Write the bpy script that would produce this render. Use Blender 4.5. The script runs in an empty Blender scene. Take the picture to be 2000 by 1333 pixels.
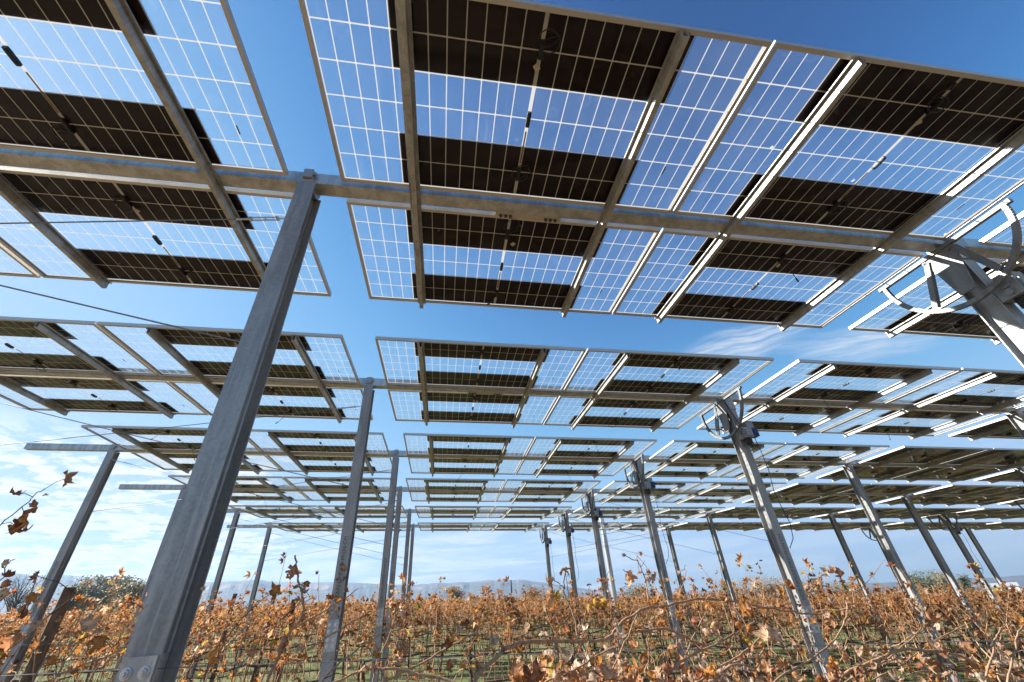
import bpy, bmesh, math, random
from mathutils import Vector, Matrix, noise as mnoise
R = math.radians
rnd = random.Random(7)
scene = bpy.context.scene
C = scene.collection

# ------------------------------------------------------------------ camera
F_PX, YAW, PITCH, ROLL = 813.35, 0.17816, 0.60155, -0.06911
CX, CY, CAM_X = 997.75, 624.11, 0.89618
fwd = Vector((math.sin(YAW)*math.cos(PITCH), math.cos(YAW)*math.cos(PITCH), math.sin(PITCH)))
_r = Vector((math.cos(YAW), -math.sin(YAW), 0)); _u = _r.cross(fwd)
right = math.cos(ROLL)*_r + math.sin(ROLL)*_u
up = -math.sin(ROLL)*_r + math.cos(ROLL)*_u
cam = bpy.data.cameras.new("camera"); cam_o = bpy.data.objects.new("camera", cam); C.objects.link(cam_o)
M = Matrix((right, up, -fwd)).transposed().to_4x4(); M.translation = Vector((CAM_X, 0, 0))
cam_o.matrix_world = M
cam.sensor_width = 36; cam.lens = 36*F_PX/2000
cam.shift_x = (1000-CX)/2000; cam.shift_y = -(666.5-CY)/2000
cam.clip_start = 0.02; cam.clip_end = 30000
scene.camera = cam_o
def ray(x, y):
    return (fwd + right*((x-CX)/F_PX) - up*((y-CY)/F_PX)).normalized()
def at(x, y, Y):
    v = ray(x, y); return Vector((CAM_X, 0, 0)) + v*(Y/v.y)

# ------------------------------------------------------------------ light
EXPO = 1.78; SKY_STR = 0.1
SUN_EL, SUN_AZ = R(31), R(-70.5)                 # azimuth clockwise from +Y
sdir = Vector((math.sin(SUN_AZ)*math.cos(SUN_EL), math.cos(SUN_AZ)*math.cos(SUN_EL), math.sin(SUN_EL)))
sl = bpy.data.lights.new("sun", 'SUN'); sl.energy = 4.2; sl.angle = R(0.5); sl.color = (1, .955, .88)
so = bpy.data.objects.new("sun", sl); C.objects.link(so)
so.rotation_euler = sdir.to_track_quat('Z', 'Y').to_euler()
world = bpy.data.worlds.new("World"); scene.world = world; world.use_nodes = True
vs = scene.view_settings
vs.view_transform = 'Standard'; vs.look = 'None'; vs.exposure = EXPO; vs.gamma = 1
scene.cycles.max_bounces = 8; scene.cycles.diffuse_bounces = 3; scene.cycles.glossy_bounces = 3
scene.cycles.transparent_max_bounces = 32; scene.cycles.transmission_bounces = 4; scene.cycles.volume_bounces = 0
scene.cycles.caustics_reflective = False; scene.cycles.caustics_refractive = False
scene.cycles.sample_clamp_indirect = 6

class NT:
    def __init__(s, tree): s.t = tree; s.n = tree.nodes; s.l = tree.links
    def new(s, typ, **kw):
        n = s.n.new(typ)
        for k, v in kw.items(): setattr(n, k, v)
        return n
    def put(s, sock, v):
        if hasattr(v, 'is_output') or isinstance(v, bpy.types.NodeSocket): s.l.new(v, sock)
        else: sock.default_value = v
    def math(s, op, a, b=None, c=None, clamp=False):
        n = s.new('ShaderNodeMath', operation=op, use_clamp=clamp); s.put(n.inputs[0], a)
        if b is not None: s.put(n.inputs[1], b)
        if c is not None: s.put(n.inputs[2], c)
        return n.outputs[0]
    def vmath(s, op, a, b=None):
        n = s.new('ShaderNodeVectorMath', operation=op); s.put(n.inputs[0], a)
        if b is not None: s.put(n.inputs[1], b)
        return n.outputs['Value'] if op in ('DOT_PRODUCT', 'LENGTH') else n.outputs[0]
    def comb(s, x, y, z):
        n = s.new('ShaderNodeCombineXYZ'); s.put(n.inputs[0], x); s.put(n.inputs[1], y); s.put(n.inputs[2], z); return n.outputs[0]
    def sep(s, v):
        n = s.new('ShaderNodeSeparateXYZ'); s.put(n.inputs[0], v); return n.outputs
    def noise(s, vec, scale, detail=4, rough=.55, dist=0, color=False):
        n = s.new('ShaderNodeTexNoise'); n.inputs['Scale'].default_value = scale; n.inputs['Detail'].default_value = detail
        n.inputs['Roughness'].default_value = rough; n.inputs['Distortion'].default_value = dist
        if vec is not None: s.l.new(vec, n.inputs['Vector'])
        return n.outputs['Color' if color else 'Fac']
    def ramp(s, v, a, b, lo=0., hi=1.):
        n = s.new('ShaderNodeMapRange', interpolation_type='SMOOTHSTEP'); s.put(n.inputs['Value'], v)
        for k, q in (('From Min', a), ('From Max', b), ('To Min', lo), ('To Max', hi)): s.put(n.inputs[k], q)
        return n.outputs['Result']
    def mix(s, f, a, b):
        n = s.new('ShaderNodeMix', data_type='RGBA'); s.put(n.inputs[0], f)
        s.put(n.inputs[6], a); s.put(n.inputs[7], b); return n.outputs[2]
    def mixsh(s, f, a, b):
        n = s.new('ShaderNodeMixShader'); s.put(n.inputs[0], f); s.l.new(a, n.inputs[1]); s.l.new(b, n.inputs[2]); return n.outputs[0]

def build_world():
    w = NT(world.node_tree); w.n.clear()
    out = w.new('ShaderNodeOutputWorld'); bg = w.new('ShaderNodeBackground'); w.l.new(bg.outputs[0], out.inputs[0])
    sky = w.new('ShaderNodeTexSky', sky_type='NISHITA', sun_disc=False)
    sky.sun_elevation = SUN_EL; sky.sun_rotation = SUN_AZ; sky.altitude = 1400
    sky.air_density = 1.0; sky.dust_density = 0.6; sky.ozone_density = 2.0
    d = w.new('ShaderNodeTexCoord').outputs['Generated']
    x, y, z = w.sep(d)
    den = w.math('ADD', w.math('MAXIMUM', z, 0.0), .06)
    pv = w.comb(w.math('DIVIDE', x, den), w.math('DIVIDE', y, den), 0.0)
    # broken altocumulus low in the south-east
    n1 = w.noise(pv, 1.25, 6, .5, .2); n2 = w.noise(pv, 5.5, 7, .66, .25)
    f = w.math('ADD', w.math('MULTIPLY', n1, .5), w.math('MULTIPLY', n2, .5))
    cL = ray(60, 1010); near = w.vmath('DOT_PRODUCT', d, tuple(cL))
    thr = w.ramp(near, .84, .985, .72, .445)
    c1 = w.ramp(w.math('SUBTRACT', f, thr), 0.0, .06)
    c1 = w.math('MULTIPLY', c1, w.ramp(z, .23, .31, 1.0, 0.0))
    # thin low streaks above the mesa
    sv = w.comb(w.math('MULTIPLY', w.math('ARCTAN2', x, y), 2.2), w.math('MULTIPLY', z, 22.0), 0.0)
    n3 = w.noise(sv, 1.7, 6, .6, .6)
    c2 = w.math('MULTIPLY', w.ramp(n3, .40, .62), w.math('MULTIPLY', w.ramp(z, .24, .08), w.ramp(z, .0, .03)))
    c2 = w.math('MULTIPLY', w.math('MULTIPLY', c2, w.ramp(x, .6, .05, .4, .9)), w.ramp(x, -.5, -.1, .5, 1.0))
    cl = w.math('MAXIMUM', c1, c2)
    # cirrus streaks
    for (p0, p1, wd, op) in (((1320, 705), (1600, 630), .034, .75), ((1550, 695), (1870, 640), .034, .65), ((1480, 678), (1830, 664), .022, .4)):
        a, b = ray(*p0), ray(*p1); mid = (a+b).normalized(); e1 = (b-a); hl = e1.length/2; e1.normalize()
        e2 = mid.cross(e1).normalized()
        nz = w.noise(d, 6.0, 3, .5, .2)
        off = w.math('MULTIPLY', w.math('SUBTRACT', nz, .5), .045)
        s1 = w.math('DIVIDE', w.vmath('DOT_PRODUCT', d, tuple(e1)), hl)
        s2 = w.math('DIVIDE', w.math('ADD', w.vmath('DOT_PRODUCT', d, tuple(e2)), off), wd)
        q = w.math('ADD', w.math('MULTIPLY', s1, s1), w.math('MULTIPLY', s2, s2))
        fr = w.math('MULTIPLY', w.ramp(w.vmath('DOT_PRODUCT', d, tuple(mid)), .9, .93), w.ramp(q, 1.25, .0))
        st = w.noise(w.comb(w.math('MULTIPLY', s1, .7), w.math('MULTIPLY', s2, 2.6), 0.0), 1.6, 6, .55, .3)
        fr = w.math('MULTIPLY', w.math('MULTIPLY', fr, w.ramp(st, .25, .7)), op)
        cl = w.math('MAXIMUM', cl, fr)
    G = 1/(SKY_STR*2**EXPO)                    # sky response: softened towards the horizon, deeper overhead
    sr, sg, sb = w.sep(sky.outputs[0])
    ch = []
    for c_, p_, a_, b_ in ((sr, 3.2, .45, .0014), (sg, 3.0, .66, .0030), (sb, 3.0, .97, .0075)):
        q = w.math('POWER', w.math('MULTIPLY', c_, .085), p_)
        ch.append(w.math('MULTIPLY', w.math('DIVIDE', q, w.math('ADD', q, b_)), a_*G))
    skyc = w.comb(*ch)
    skyc = w.mix(w.ramp(z, .13, .0, .0, .8), skyc, (.38*G, .49*G, .57*G, 1))
    lit = w.mix(w.ramp(n2, .35, .7), (.74*G, .80*G, .88*G, 1), (1.05*G, 1.04*G, 1.03*G, 1))
    w.l.new(w.mix(w.math('MINIMUM', cl, .97), skyc, lit), bg.inputs['Color'])
    bg.inputs['Strength'].default_value = SKY_STR
build_world()

# ------------------------------------------------------------------ materials
def mat(name):
    m = bpy.data.materials.new(name); m.use_nodes = True; t = NT(m.node_tree); t.n.clear()
    o = t.new('ShaderNodeOutputMaterial'); return m, t, o
def principled(t, o, **kw):
    p = t.new('ShaderNodeBsdfPrincipled')
    for k, v in kw.items(): t.put(p.inputs[k.replace('_', ' ')], v)
    t.l.new(p.outputs[0], o.inputs[0]); return p
def bump(t, h, strength=.3, dist=.002):
    b = t.new('ShaderNodeBump'); b.inputs['Strength'].default_value = strength; b.inputs['Distance'].default_value = dist
    t.l.new(h, b.inputs['Height']); return b.outputs[0]

def m_galv(name, base, metallic, rough):
    m, t, o = mat(name)
    co = t.new('ShaderNodeTexCoord').outputs['Object']
    st = t.vmath('MULTIPLY', co, (9.0, 9.0, 1.1)); big = t.noise(st, 1.3, 6, .65, .4)
    fine = t.noise(co, 260, 3, .6); mid = t.noise(co, 22, 5, .65)
    vo = t.new('ShaderNodeTexVoronoi'); vo.inputs['Scale'].default_value = 95; t.l.new(co, vo.inputs['Vector']); spg = t.sep(vo.outputs['Color'])[0]
    v = t.math('ADD', t.math('MULTIPLY', t.ramp(big, .38, .62), .55), t.math('ADD', t.math('MULTIPLY', mid, .25), t.math('MULTIPLY', spg, .25)))
    col = t.mix(v, tuple(c*.62 for c in base)+(1,), tuple(min(1, c*1.25) for c in base)+(1,))
    drip = t.ramp(t.noise(t.vmath('MULTIPLY', co, (60., 60., 1.5)), 1.0, 4, .6), .60, .70, 0, .45)
    col = t.mix(drip, col, tuple(min(1, c*1.45) for c in base)+(1,))
    rust = t.ramp(t.noise(t.vmath('MULTIPLY', co, (14., 14., 5.)), 1.0, 6, .7), .63, .73, 0, .4)
    col = t.mix(rust, col, (.14, .095, .065, 1))
    p = principled(t, o, Base_Color=col, Metallic=metallic, Roughness=t.math('ADD', rough-.06, t.math('MULTIPLY', mid, .16)))
    t.l.new(bump(t, fine, .15, .001), p.inputs['Normal'])
    return m
GALV = m_galv("galvanized_steel", (.36, .352, .338), .40, .40)
GALV_TUBE = m_galv("galvanized_tube", (.50, .495, .48), .60, .40)
RAILM = m_galv("rail_steel", (.44, .43, .41), .45, .46)
def simple(name, col, rough=.5, metallic=0., nscale=40, var=.2, spec=.5):
    m, t, o = mat(name); co = t.new('ShaderNodeTexCoord').outputs['Object']
    n = t.noise(co, nscale, 5, .6)
    c = t.mix(n, tuple(x*(1-var) for x in col)+(1,), tuple(min(1, x*(1+var)) for x in col)+(1,))
    p = principled(t, o, Base_Color=c, Roughness=rough, Metallic=metallic); p.inputs['Specular IOR Level'].default_value = spec
    t.l.new(bump(t, n, .12, .001), p.inputs['Normal'])
    return m
ALU = simple("anodised_aluminium", (.58, .54, .49), .45, .5, 30, .08)
BLACK = simple("black_plastic", (.012, .012, .013), .45, 0, 60, .3)
BEIGE = simple("beige_tag", (.52, .46, .36), .6, 0, 30, .1)
BRIGHT = simple("bright_steel", (.62, .62, .62), .32, .85, 50, .12)
DARKST = simple("dark_steel", (.10, .10, .10), .45, .6, 50, .3)
BLUE = simple("blue_paint", (.012, .045, .17), .4, 0, 40, .2)
GREYP = simple("grey_casting", (.33, .34, .35), .45, .35, 50, .15)
INK = simple("black_ink", (.07, .065, .06), .8, 0, 90, .4)
WIRE = simple("wire_steel", (.24, .24, .24), .5, .6, 30, .2)
HOSE = simple("drip_hose", (.014, .013, .013), .55, 0, 30, .2)
CELL, t, o = mat("solar_cells")
co = t.new('ShaderNodeTexCoord').outputs['Object']
cn = t.noise(co, 3.0, 3, .5); sx, sy, sz = t.sep(co)
bars = t.ramp(t.math('ABSOLUTE', t.math('SUBTRACT', t.math('FRACT', t.math('MULTIPLY', sy, 1/.0184)), .5)), .06, .03)
colc = t.mix(cn, (.016, .0075, .0075, 1), (.028, .0125, .011, 1))
colc = t.mix(t.math('MULTIPLY', bars, .18), colc, (.05, .04, .036, 1))
oi = t.new('ShaderNodeObjectInfo'); colc = t.mix(t.math('MULTIPLY', oi.outputs['Random'], .6), colc, (.022, .014, .017, 1))
col_u = t.math('FLOOR', t.math('DIVIDE', sx, .0925)); wn = t.new('ShaderNodeTexWhiteNoise', noise_dimensions='2D'); t.l.new(t.comb(t.math('ADD', col_u, t.math('MULTIPLY', oi.outputs['Random'], 77.0)), t.math('FLOOR', t.math('DIVIDE', sy, .1835)), 0.0), wn.inputs['Vector'])
colc = t.mix(t.math('MULTIPLY', wn.outputs['Value'], .35), colc, (.006, .004, .006, 1))
pc = principled(t, o, Base_Color=colc, Roughness=.35); pc.inputs['Specular IOR Level'].default_value = .15

def m_glass(name, half, line_w):
    """laminated module glass: clear, with white grid printed between cell places"""
    m, t, o = mat(name)
    uv = t.new('ShaderNodeUVMap'); uv.uv_map = "metres"
    u, v, _ = t.sep(uv.outputs[0])
    pitch = (half-.0295)/12
    au = t.math('ABSOLUTE', u); ua = t.math('SUBTRACT', au, .0075)
    fu = t.math('MULTIPLY', t.math('ABSOLUTE', t.math('SUBTRACT', t.math('FRACT', t.math('ADD', t.math('DIVIDE', ua, pitch), .5)), .5)), pitch)
    fv = t.math('MULTIPLY', t.math('ABSOLUTE', t.math('SUBTRACT', t.math('FRACT', t.math('ADD', t.math('DIVIDE', v, .1835), .5)), .5)), .1835)
    lu = t.math('LESS_THAN', fu, line_w*.5); lv = t.math('LESS_THAN', fv, line_w*.62)
    dia = t.math('LESS_THAN', t.math('ADD', fu, fv), line_w*1.75)
    mid = t.math('LESS_THAN', au, .009)
    edge = t.math('MAXIMUM', t.math('GREATER_THAN', au, half-.026), t.math('GREATER_THAN', t.math('ABSOLUTE', v), .5495))
    mask = t.math('MAXIMUM', t.math('MAXIMUM', lu, lv), t.math('MAXIMUM', t.math('MAXIMUM', dia, mid), edge))
    wd = t.new('ShaderNodeBsdfDiffuse'); wd.inputs[0].default_value = (.86, .85, .82, 1)
    wt = t.new('ShaderNodeBsdfTranslucent'); wt.inputs[0].default_value = (.80, .78, .74, 1)
    white = t.mixsh(.42, wd.outputs[0], wt.outputs[0])
    tr = t.new('ShaderNodeBsdfTransparent'); tr.inputs[0].default_value = (.925, .96, .965, 1)
    co = t.new('ShaderNodeTexCoord').outputs['Object']
    spots = t.ramp(t.noise(co, 19, 2, .5), .69, .76); dust = t.noise(co, 2.6, 4, .6)
    speck = t.ramp(t.noise(co, 75, 2, .5), .74, .80)
    oi = t.new('ShaderNodeObjectInfo'); rv = t.vmath('ADD', co, t.comb(t.math('MULTIPLY', oi.outputs['Random'], 57.0), t.math('MULTIPLY', oi.outputs['Random'], 31.0), 0.0))
    vr = t.new('ShaderNodeTexVoronoi'); vr.inputs['Scale'].default_value = 5.5; t.l.new(rv, vr.inputs['Vector'])
    vd = t.math('ADD', vr.outputs['Distance'], t.math('MULTIPLY', t.noise(rv, 30, 3, .6), .12)); keep = t.math('GREATER_THAN', t.sep(vr.outputs['Color'])[0], .62)
    ring = t.math('MULTIPLY', t.math('MULTIPLY', t.ramp(vd, .20, .24), t.ramp(vd, .29, .25)), keep)
    drop = t.math('MULTIPLY', t.ramp(vd, .135, .105), t.math('GREATER_THAN', t.sep(vr.outputs['Color'])[1], .84))
    streak = t.ramp(t.noise(t.vmath('MULTIPLY', rv, (14., 1.6, 1.)), 1.0, 4, .6), .55, .8, 0, .07)
    speck_ = t.math('ADD', t.math('ADD', t.math('MULTIPLY', ring, .025), t.math('MULTIPLY', drop, .45)), streak)
    dt = t.math('ADD', t.math('MULTIPLY', dust, .06), t.math('ADD', t.math('MULTIPLY', spots, .05), t.math('ADD', speck_, t.math('MULTIPLY', speck, .12))))
    hz = t.new('ShaderNodeBsdfTranslucent'); hz.inputs[0].default_value = (.8, .8, .8, 1)
    clear = t.mixsh(dt, tr.outputs[0], hz.outputs[0])
    body = t.mixsh(mask, clear, white)
    gl = t.new('ShaderNodeBsdfGlossy'); gl.inputs['Roughness'].default_value = .03
    lw = t.new('ShaderNodeLayerWeight'); lw.inputs['Blend'].default_value = .5
    fac = t.math('ADD', .012, t.math('MULTIPLY', t.math('POWER', lw.outputs['Facing'], 5.0), .6))
    t.l.new(t.mixsh(fac, body, gl.outputs[0]), o.inputs[0])
    return m
PL, PL2, PW, GP, BLK, GM = 2.295, 2.14, 1.134, .025, .33548, .16957
GLASS = m_glass("module_glass", PL/2, .0057)
GLASS2 = m_glass("module_glass_full", PL2/2, .0034)

def m_leaf(name, trans=.58):
    m, t, o = mat(name)
    a = t.new('ShaderNodeAttribute'); a.attribute_name = 'tint'
    co = t.new('ShaderNodeTexCoord').outputs['Object']
    n = t.noise(co, 55, 4, .65)
    c = t.mix(t.ramp(n, .35, .7), a.outputs['Color'], t.mix(.55, a.outputs['Color'], (.10, .045, .02, 1)))
    pr = t.new('ShaderNodeBsdfPrincipled'); t.l.new(c, pr.inputs['Base Color']); pr.inputs['Roughness'].default_value = .62
    t.l.new(bump(t, t.noise(co, 160, 3, .6), .5, .003), pr.inputs['Normal'])
    tl = t.new('ShaderNodeBsdfTranslucent'); t.l.new(c, tl.inputs[0])
    t.l.new(t.mixsh(trans, pr.outputs[0], tl.outputs[0]), o.inputs[0]); return m
LEAF = m_leaf("dry_vine_leaf")
TREELEAF = m_leaf("tree_leaf", .25)
def m_bark(name, a, b, sc):
    m, t, o = mat(name); co = t.new('ShaderNodeTexCoord').outputs['Object']
    n = t.noise(t.vmath('MULTIPLY', co, (1., 1., .25)), sc, 6, .65)
    p = principled(t, o, Base_Color=t.mix(t.ramp(n, .3, .7), a+(1,), b+(1,)), Roughness=.85)
    t.l.new(bump(t, n, .7, .006), p.inputs['Normal']); return m
BARK = m_bark("vine_bark", (.055, .034, .022), (.16, .11, .075), 60)
CANE = m_bark("vine_cane", (.30, .155, .08), (.52, .32, .185), 90)
WOOD = m_bark("weathered_wood", (.075, .05, .03), (.20, .14, .085), 45)
TRUNK = m_bark("tree_bark", (.07, .055, .045), (.17, .14, .115), 6)

def m_ground():
    m, t, o = mat("vineyard_floor"); co = t.new('ShaderNodeTexCoord').outputs['Object']
    n1 = t.noise(co, .55, 6, .65); n2 = t.noise(co, 5.0, 6, .7); n3 = t.noise(co, 40, 4, .7)
    g = t.mix(n3, (.075, .10, .018, 1), (.17, .195, .045, 1))
    s = t.mix(n3, (.15, .105, .06, 1), (.27, .20, .115, 1))
    k = t.math('ADD', t.math('MULTIPLY', n1, .55), t.math('MULTIPLY', n2, .45))
    yy = t.math('ADD', t.sep(co)[1], t.math('MULTIPLY', n2, 3.0))            # unseen near ground made brown, like soil and litter, for brown bounce under panels
    k = t.math('ADD', k, t.ramp(yy, 12.5, 9.5, 0, .3))
    p = principled(t, o, Base_Color=t.mix(t.ramp(k, .485, .66), g, s), Roughness=.95)
    t.l.new(bump(t, n3, .8, .03), p.inputs['Normal']); return m
GROUND = m_ground()
def m_hill():
    m, t, o = mat("mesa_rock"); co = t.new('ShaderNodeTexCoord').outputs['Object']
    x, y, z = t.sep(co)
    a = t.new('ShaderNodeAttribute'); a.attribute_name = 'tint'
    n = t.noise(t.vmath('MULTIPLY', co, (.012, .012, .1)), 1.0, 6, .65)
    n2 = t.noise(t.vmath('MULTIPLY', co, (.04, .04, .06)), 1.0, 5, .6)
    c = t.mix(t.ramp(n2, .35, .68), (.04, .042, .042, 1), (.07, .068, .065, 1))
    cl = t.mix(n, (.15, .10, .08, 1), (.33, .22, .165, 1))
    k = t.math('MULTIPLY', t.sep(a.outputs['Color'])[0], t.ramp(t.noise(t.vmath('MULTIPLY', co, (.007, .007, .024)), 1.0, 5, .65), .47, .56))
    principled(t, o, Base_Color=t.mix(k, c, cl), Roughness=1.0); return m
HILL = m_hill()

# ------------------------------------------------------------------ mesh helpers
class MB:
    def __init__(s): s.v = []; s.f = []; s.c = []; s.uv = None; s.smooth = False
    def box(s, x0, x1, y0, y1, z0, z1, col=None):
        b = len(s.v)
        s.v += [(x0,y0,z0),(x1,y0,z0),(x1,y1,z0),(x0,y1,z0),(x0,y0,z1),(x1,y0,z1),(x1,y1,z1),(x0,y1,z1)]
        s.f += [tuple(b+i for i in q) for q in ((0,3,2,1),(4,5,6,7),(0,1,5,4),(1,2,6,5),(2,3,7,6),(3,0,4,7))]
        s.c += [col]*6
    def tube(s, pts, r0, r1=None, n=5, caps=True, col=None):
        r1 = r0 if r1 is None else r1
        pts = [Vector(p) for p in pts]; b = len(s.v); m = len(pts); ref = None
        for i, p in enumerate(pts):
            d = (pts[min(i+1, m-1)]-pts[max(i-1, 0)]).normalized()
            if ref is None: ref = Vector((0, 0, 1)) if abs(d.z) < .9 else Vector((1, 0, 0))
            a = (ref - d*ref.dot(d)).normalized(); ref = a; c = d.cross(a)
            r = r0+(r1-r0)*i/max(1, m-1)
            for k in range(n):
                t = 2*math.pi*k/n; s.v.append(tuple(p+a*(r*math.cos(t))+c*(r*math.sin(t))))
        for i in range(m-1):
            for k in range(n):
                s.f.append((b+i*n+k, b+i*n+(k+1) % n, b+(i+1)*n+(k+1) % n, b+(i+1)*n+k)); s.c.append(col)
        if caps:
            s.f.append(tuple(b+k for k in range(n))[::-1]); s.f.append(tuple(b+(m-1)*n+k for k in range(n))); s.c += [col, col]
    def prism(s, prof, axis, a, b_, col=None):
        """profile of (p, q) pairs extruded along axis 0/1/2 from a to b_"""
        b = len(s.v); n = len(prof)
        for w in (a, b_):
            for p, q in prof:
                s.v.append((w, p, q) if axis == 0 else (p, w, q) if axis == 1 else (p, q, w))
        for k in range(n): s.f.append((b+k, b+(k+1) % n, b+n+(k+1) % n, b+n+k)); s.c.append(col)
        s.f.append(tuple(b+k for k in range(n))[::-1]); s.f.append(tuple(b+n+k for k in range(n))); s.c += [col, col]
    def fan(s, pts, col=None):
        b = len(s.v); s.v += [tuple(p) for p in pts]; s.f.append(tuple(range(b, b+len(pts)))); s.c.append(col)
    def mesh(s, name, m, smooth=False, recalc=True):
        me = bpy.data.meshes.new(name); me.from_pydata(s.v, [], s.f)
        if any(c is not None for c in s.c):
            at_ = me.color_attributes.new('tint', 'FLOAT_COLOR', 'CORNER')
            buf = []
            for f, c in zip(s.f, s.c): buf += (list(c or (.3, .2, .1))+[1.0])*len(f)
            at_.data.foreach_set('color', buf)
        if recalc:
            bm = bmesh.new(); bm.from_mesh(me); bmesh.ops.recalc_face_normals(bm, faces=bm.faces); bm.to_mesh(me); bm.free()
        if smooth: me.polygons.foreach_set('use_smooth', [True]*len(me.polygons))
        me.materials.append(m); me.update(); return me
def link(name, me, parent=None, loc=(0, 0, 0), rot=(0, 0, 0)):
    o = bpy.data.objects.new(name, me); C.objects.link(o); o.location = loc; o.rotation_euler = rot
    if parent: o.parent = parent
    return o
def thing(name, label, cat, loc=(0, 0, 0), rot=(0, 0, 0), group=None):
    o = link(name, None, None, loc, rot); o.empty_display_size = .1
    return tag(o, label, cat, group)
def tag(o, label, cat, group=None):
    o['label'] = label; o['category'] = cat
    if group: o['group'] = group
    return o
ORD = ['', 'first', 'second', 'third', 'fourth', 'fifth', 'sixth', 'seventh', 'eighth', 'ninth', 'tenth']

# ------------------------------------------------------------------ ground
def gz(x, y):
    z = -1.38 + .012*min(max(y-8, 0), 60)
    z += -.020*x if x < 0 else -.044*x
    return z
def axis(a, b, fine, far):
    out = []; v = a
    while v <= b: out.append(v); v += fine
    st = fine; v = b
    while v < far: st *= 1.45; v = min(far, v+st); out.append(v)
    st = fine; v = a; lo = []
    while v > -far: st *= 1.45; v = max(-far, v-st); lo.append(v)
    return lo[::-1]+out
gx, gy = axis(-60, 90, 1.0, 2900), axis(-10, 110, 1.0, 2900)
mb = MB(); nx = len(gx)
for y in gy:
    for x in gx:
        h = .05*mnoise.noise(Vector((x*.7, y*.7, 0)))+.03*mnoise.noise(Vector((x*2.1, y*2.1, 3))) if abs(x) < 95 and -12 < y < 112 else 0
        mb.v.append((x, y, gz(x, y)+h))
for j in range(len(gy)-1):
    for i in range(nx-1):
        a = j*nx+i; mb.f.append((a, a+1, a+nx+1, a+nx)); mb.c.append(None)
g = link('ground', mb.mesh('ground', GROUND, True, False)); g['kind'] = 'structure'

# mesa on the horizon: skyline heights taken as elevations, real relief behind
sky_px = [(-700,1120),(-300,1112),(0,1115),(130,1120),(300,1133),(420,1135),(471,1132),(498,1130),(556,1134),(640,1135),(700,1137),(780,1140),(830,1139),
          (870,1136),(930,1133),(960,1131),(1015,1131),(1060,1136),(1120,1146),(1170,1152),(1250,1158),(1400,1154),(1500,1149),(1700,1140),(1850,1134),(1950,1129),(2000,1125),(2300,1110),(2700,1085)]
prof = []
for q in sky_px:
    v = ray(*q); prof.append((math.atan2(v.x, v.y), v.z/math.hypot(v.x, v.y)))
def ridge(a):
    for (a0, e0), (a1, e1) in zip(prof, prof[1:]):
        if a0 <= a <= a1: return e0+(e1-e0)*(a-a0)/(a1-a0)
    return prof[0][1] if a < prof[0][0] else prof[-1][1]
mb = MB(); NA = 420; RAD = 2100.0
cols = [(.62, .0, 0), (.75, .22, 0), (.86, .45, 0), (.90, .60, 0), (.945, .74, 1), (.965, .84, 1), (.985, .91, .4), (1.01, .97, .3), (1.05, 1.0, 0), (1.15, 1.0, 0), (1.28, .95, 0)]
a0, a1 = prof[0][0]-.25, prof[-1][0]+.25
for i in range(NA+1):
    a = a0+(a1-a0)*i/NA; e = ridge(a)
    w = 1.2*mnoise.noise(Vector((a*9, 1, 0)))+.7*mnoise.noise(Vector((a*31, 5, 0)))+.25*mnoise.noise(Vector((a*97, 9, 0)))
    e += .0009*mnoise.noise(Vector((a*45, 2, 0)))+.0005*mnoise.noise(Vector((a*170, 2, 0)))
    for (rf, hf, cliff) in cols:
        rr = RAD*rf*(1+.035*w*(1 if .6 < rf < 1.1 else 0))
        x, y = CAM_X+rr*math.sin(a), rr*math.cos(a)
        zt = RAD*e; zb = gz(x, y)-6
        jit = 6*mnoise.noise(Vector((a*80, rf*9, 4))) if .1 < hf < .8 else 0
        mb.v.append((x, y, zb+(zt-zb)*hf+jit))
nc = len(cols)
for i in range(NA):
    for j in range(nc-1):
        k = i*nc+j; mb.f.append((k, k+nc, k+nc+1, k+1)); cc = cols[j+1][2] if cols[j][2] else 0
        mb.c.append((cc, cc, cc))
h = link('hills', mb.mesh('hills', HILL, False, False)); h['kind'] = 'structure'

# ------------------------------------------------------------------ solar trackers
SLX = -.03474
P1 = 2*PL+GP+BLK; P2 = 2*PL2+GP+BLK
rowY = [0, 1.9433, 5.09155, 8.41297, 11.31236, 14.26039, 17.24434]
rowZ = [0]+[2.28474+.07683+d for d in (0, .05601, .16048, .1545, .17254, .20441)]
rowX = [0, 0, -.0368, .0085, -.1356, -.0735, -.1211]
rowT = [0]+[.01911+d for d in (0, -.0017, -.0232, -.0108, .0281, .0268)]
last_block = [0, 1, 3, 4, 5, 6, 7]
def bx(k):                                   # local x of post line k
    return k*P1 if k <= 2 else 2*P1+(k-2)*P2

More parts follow.
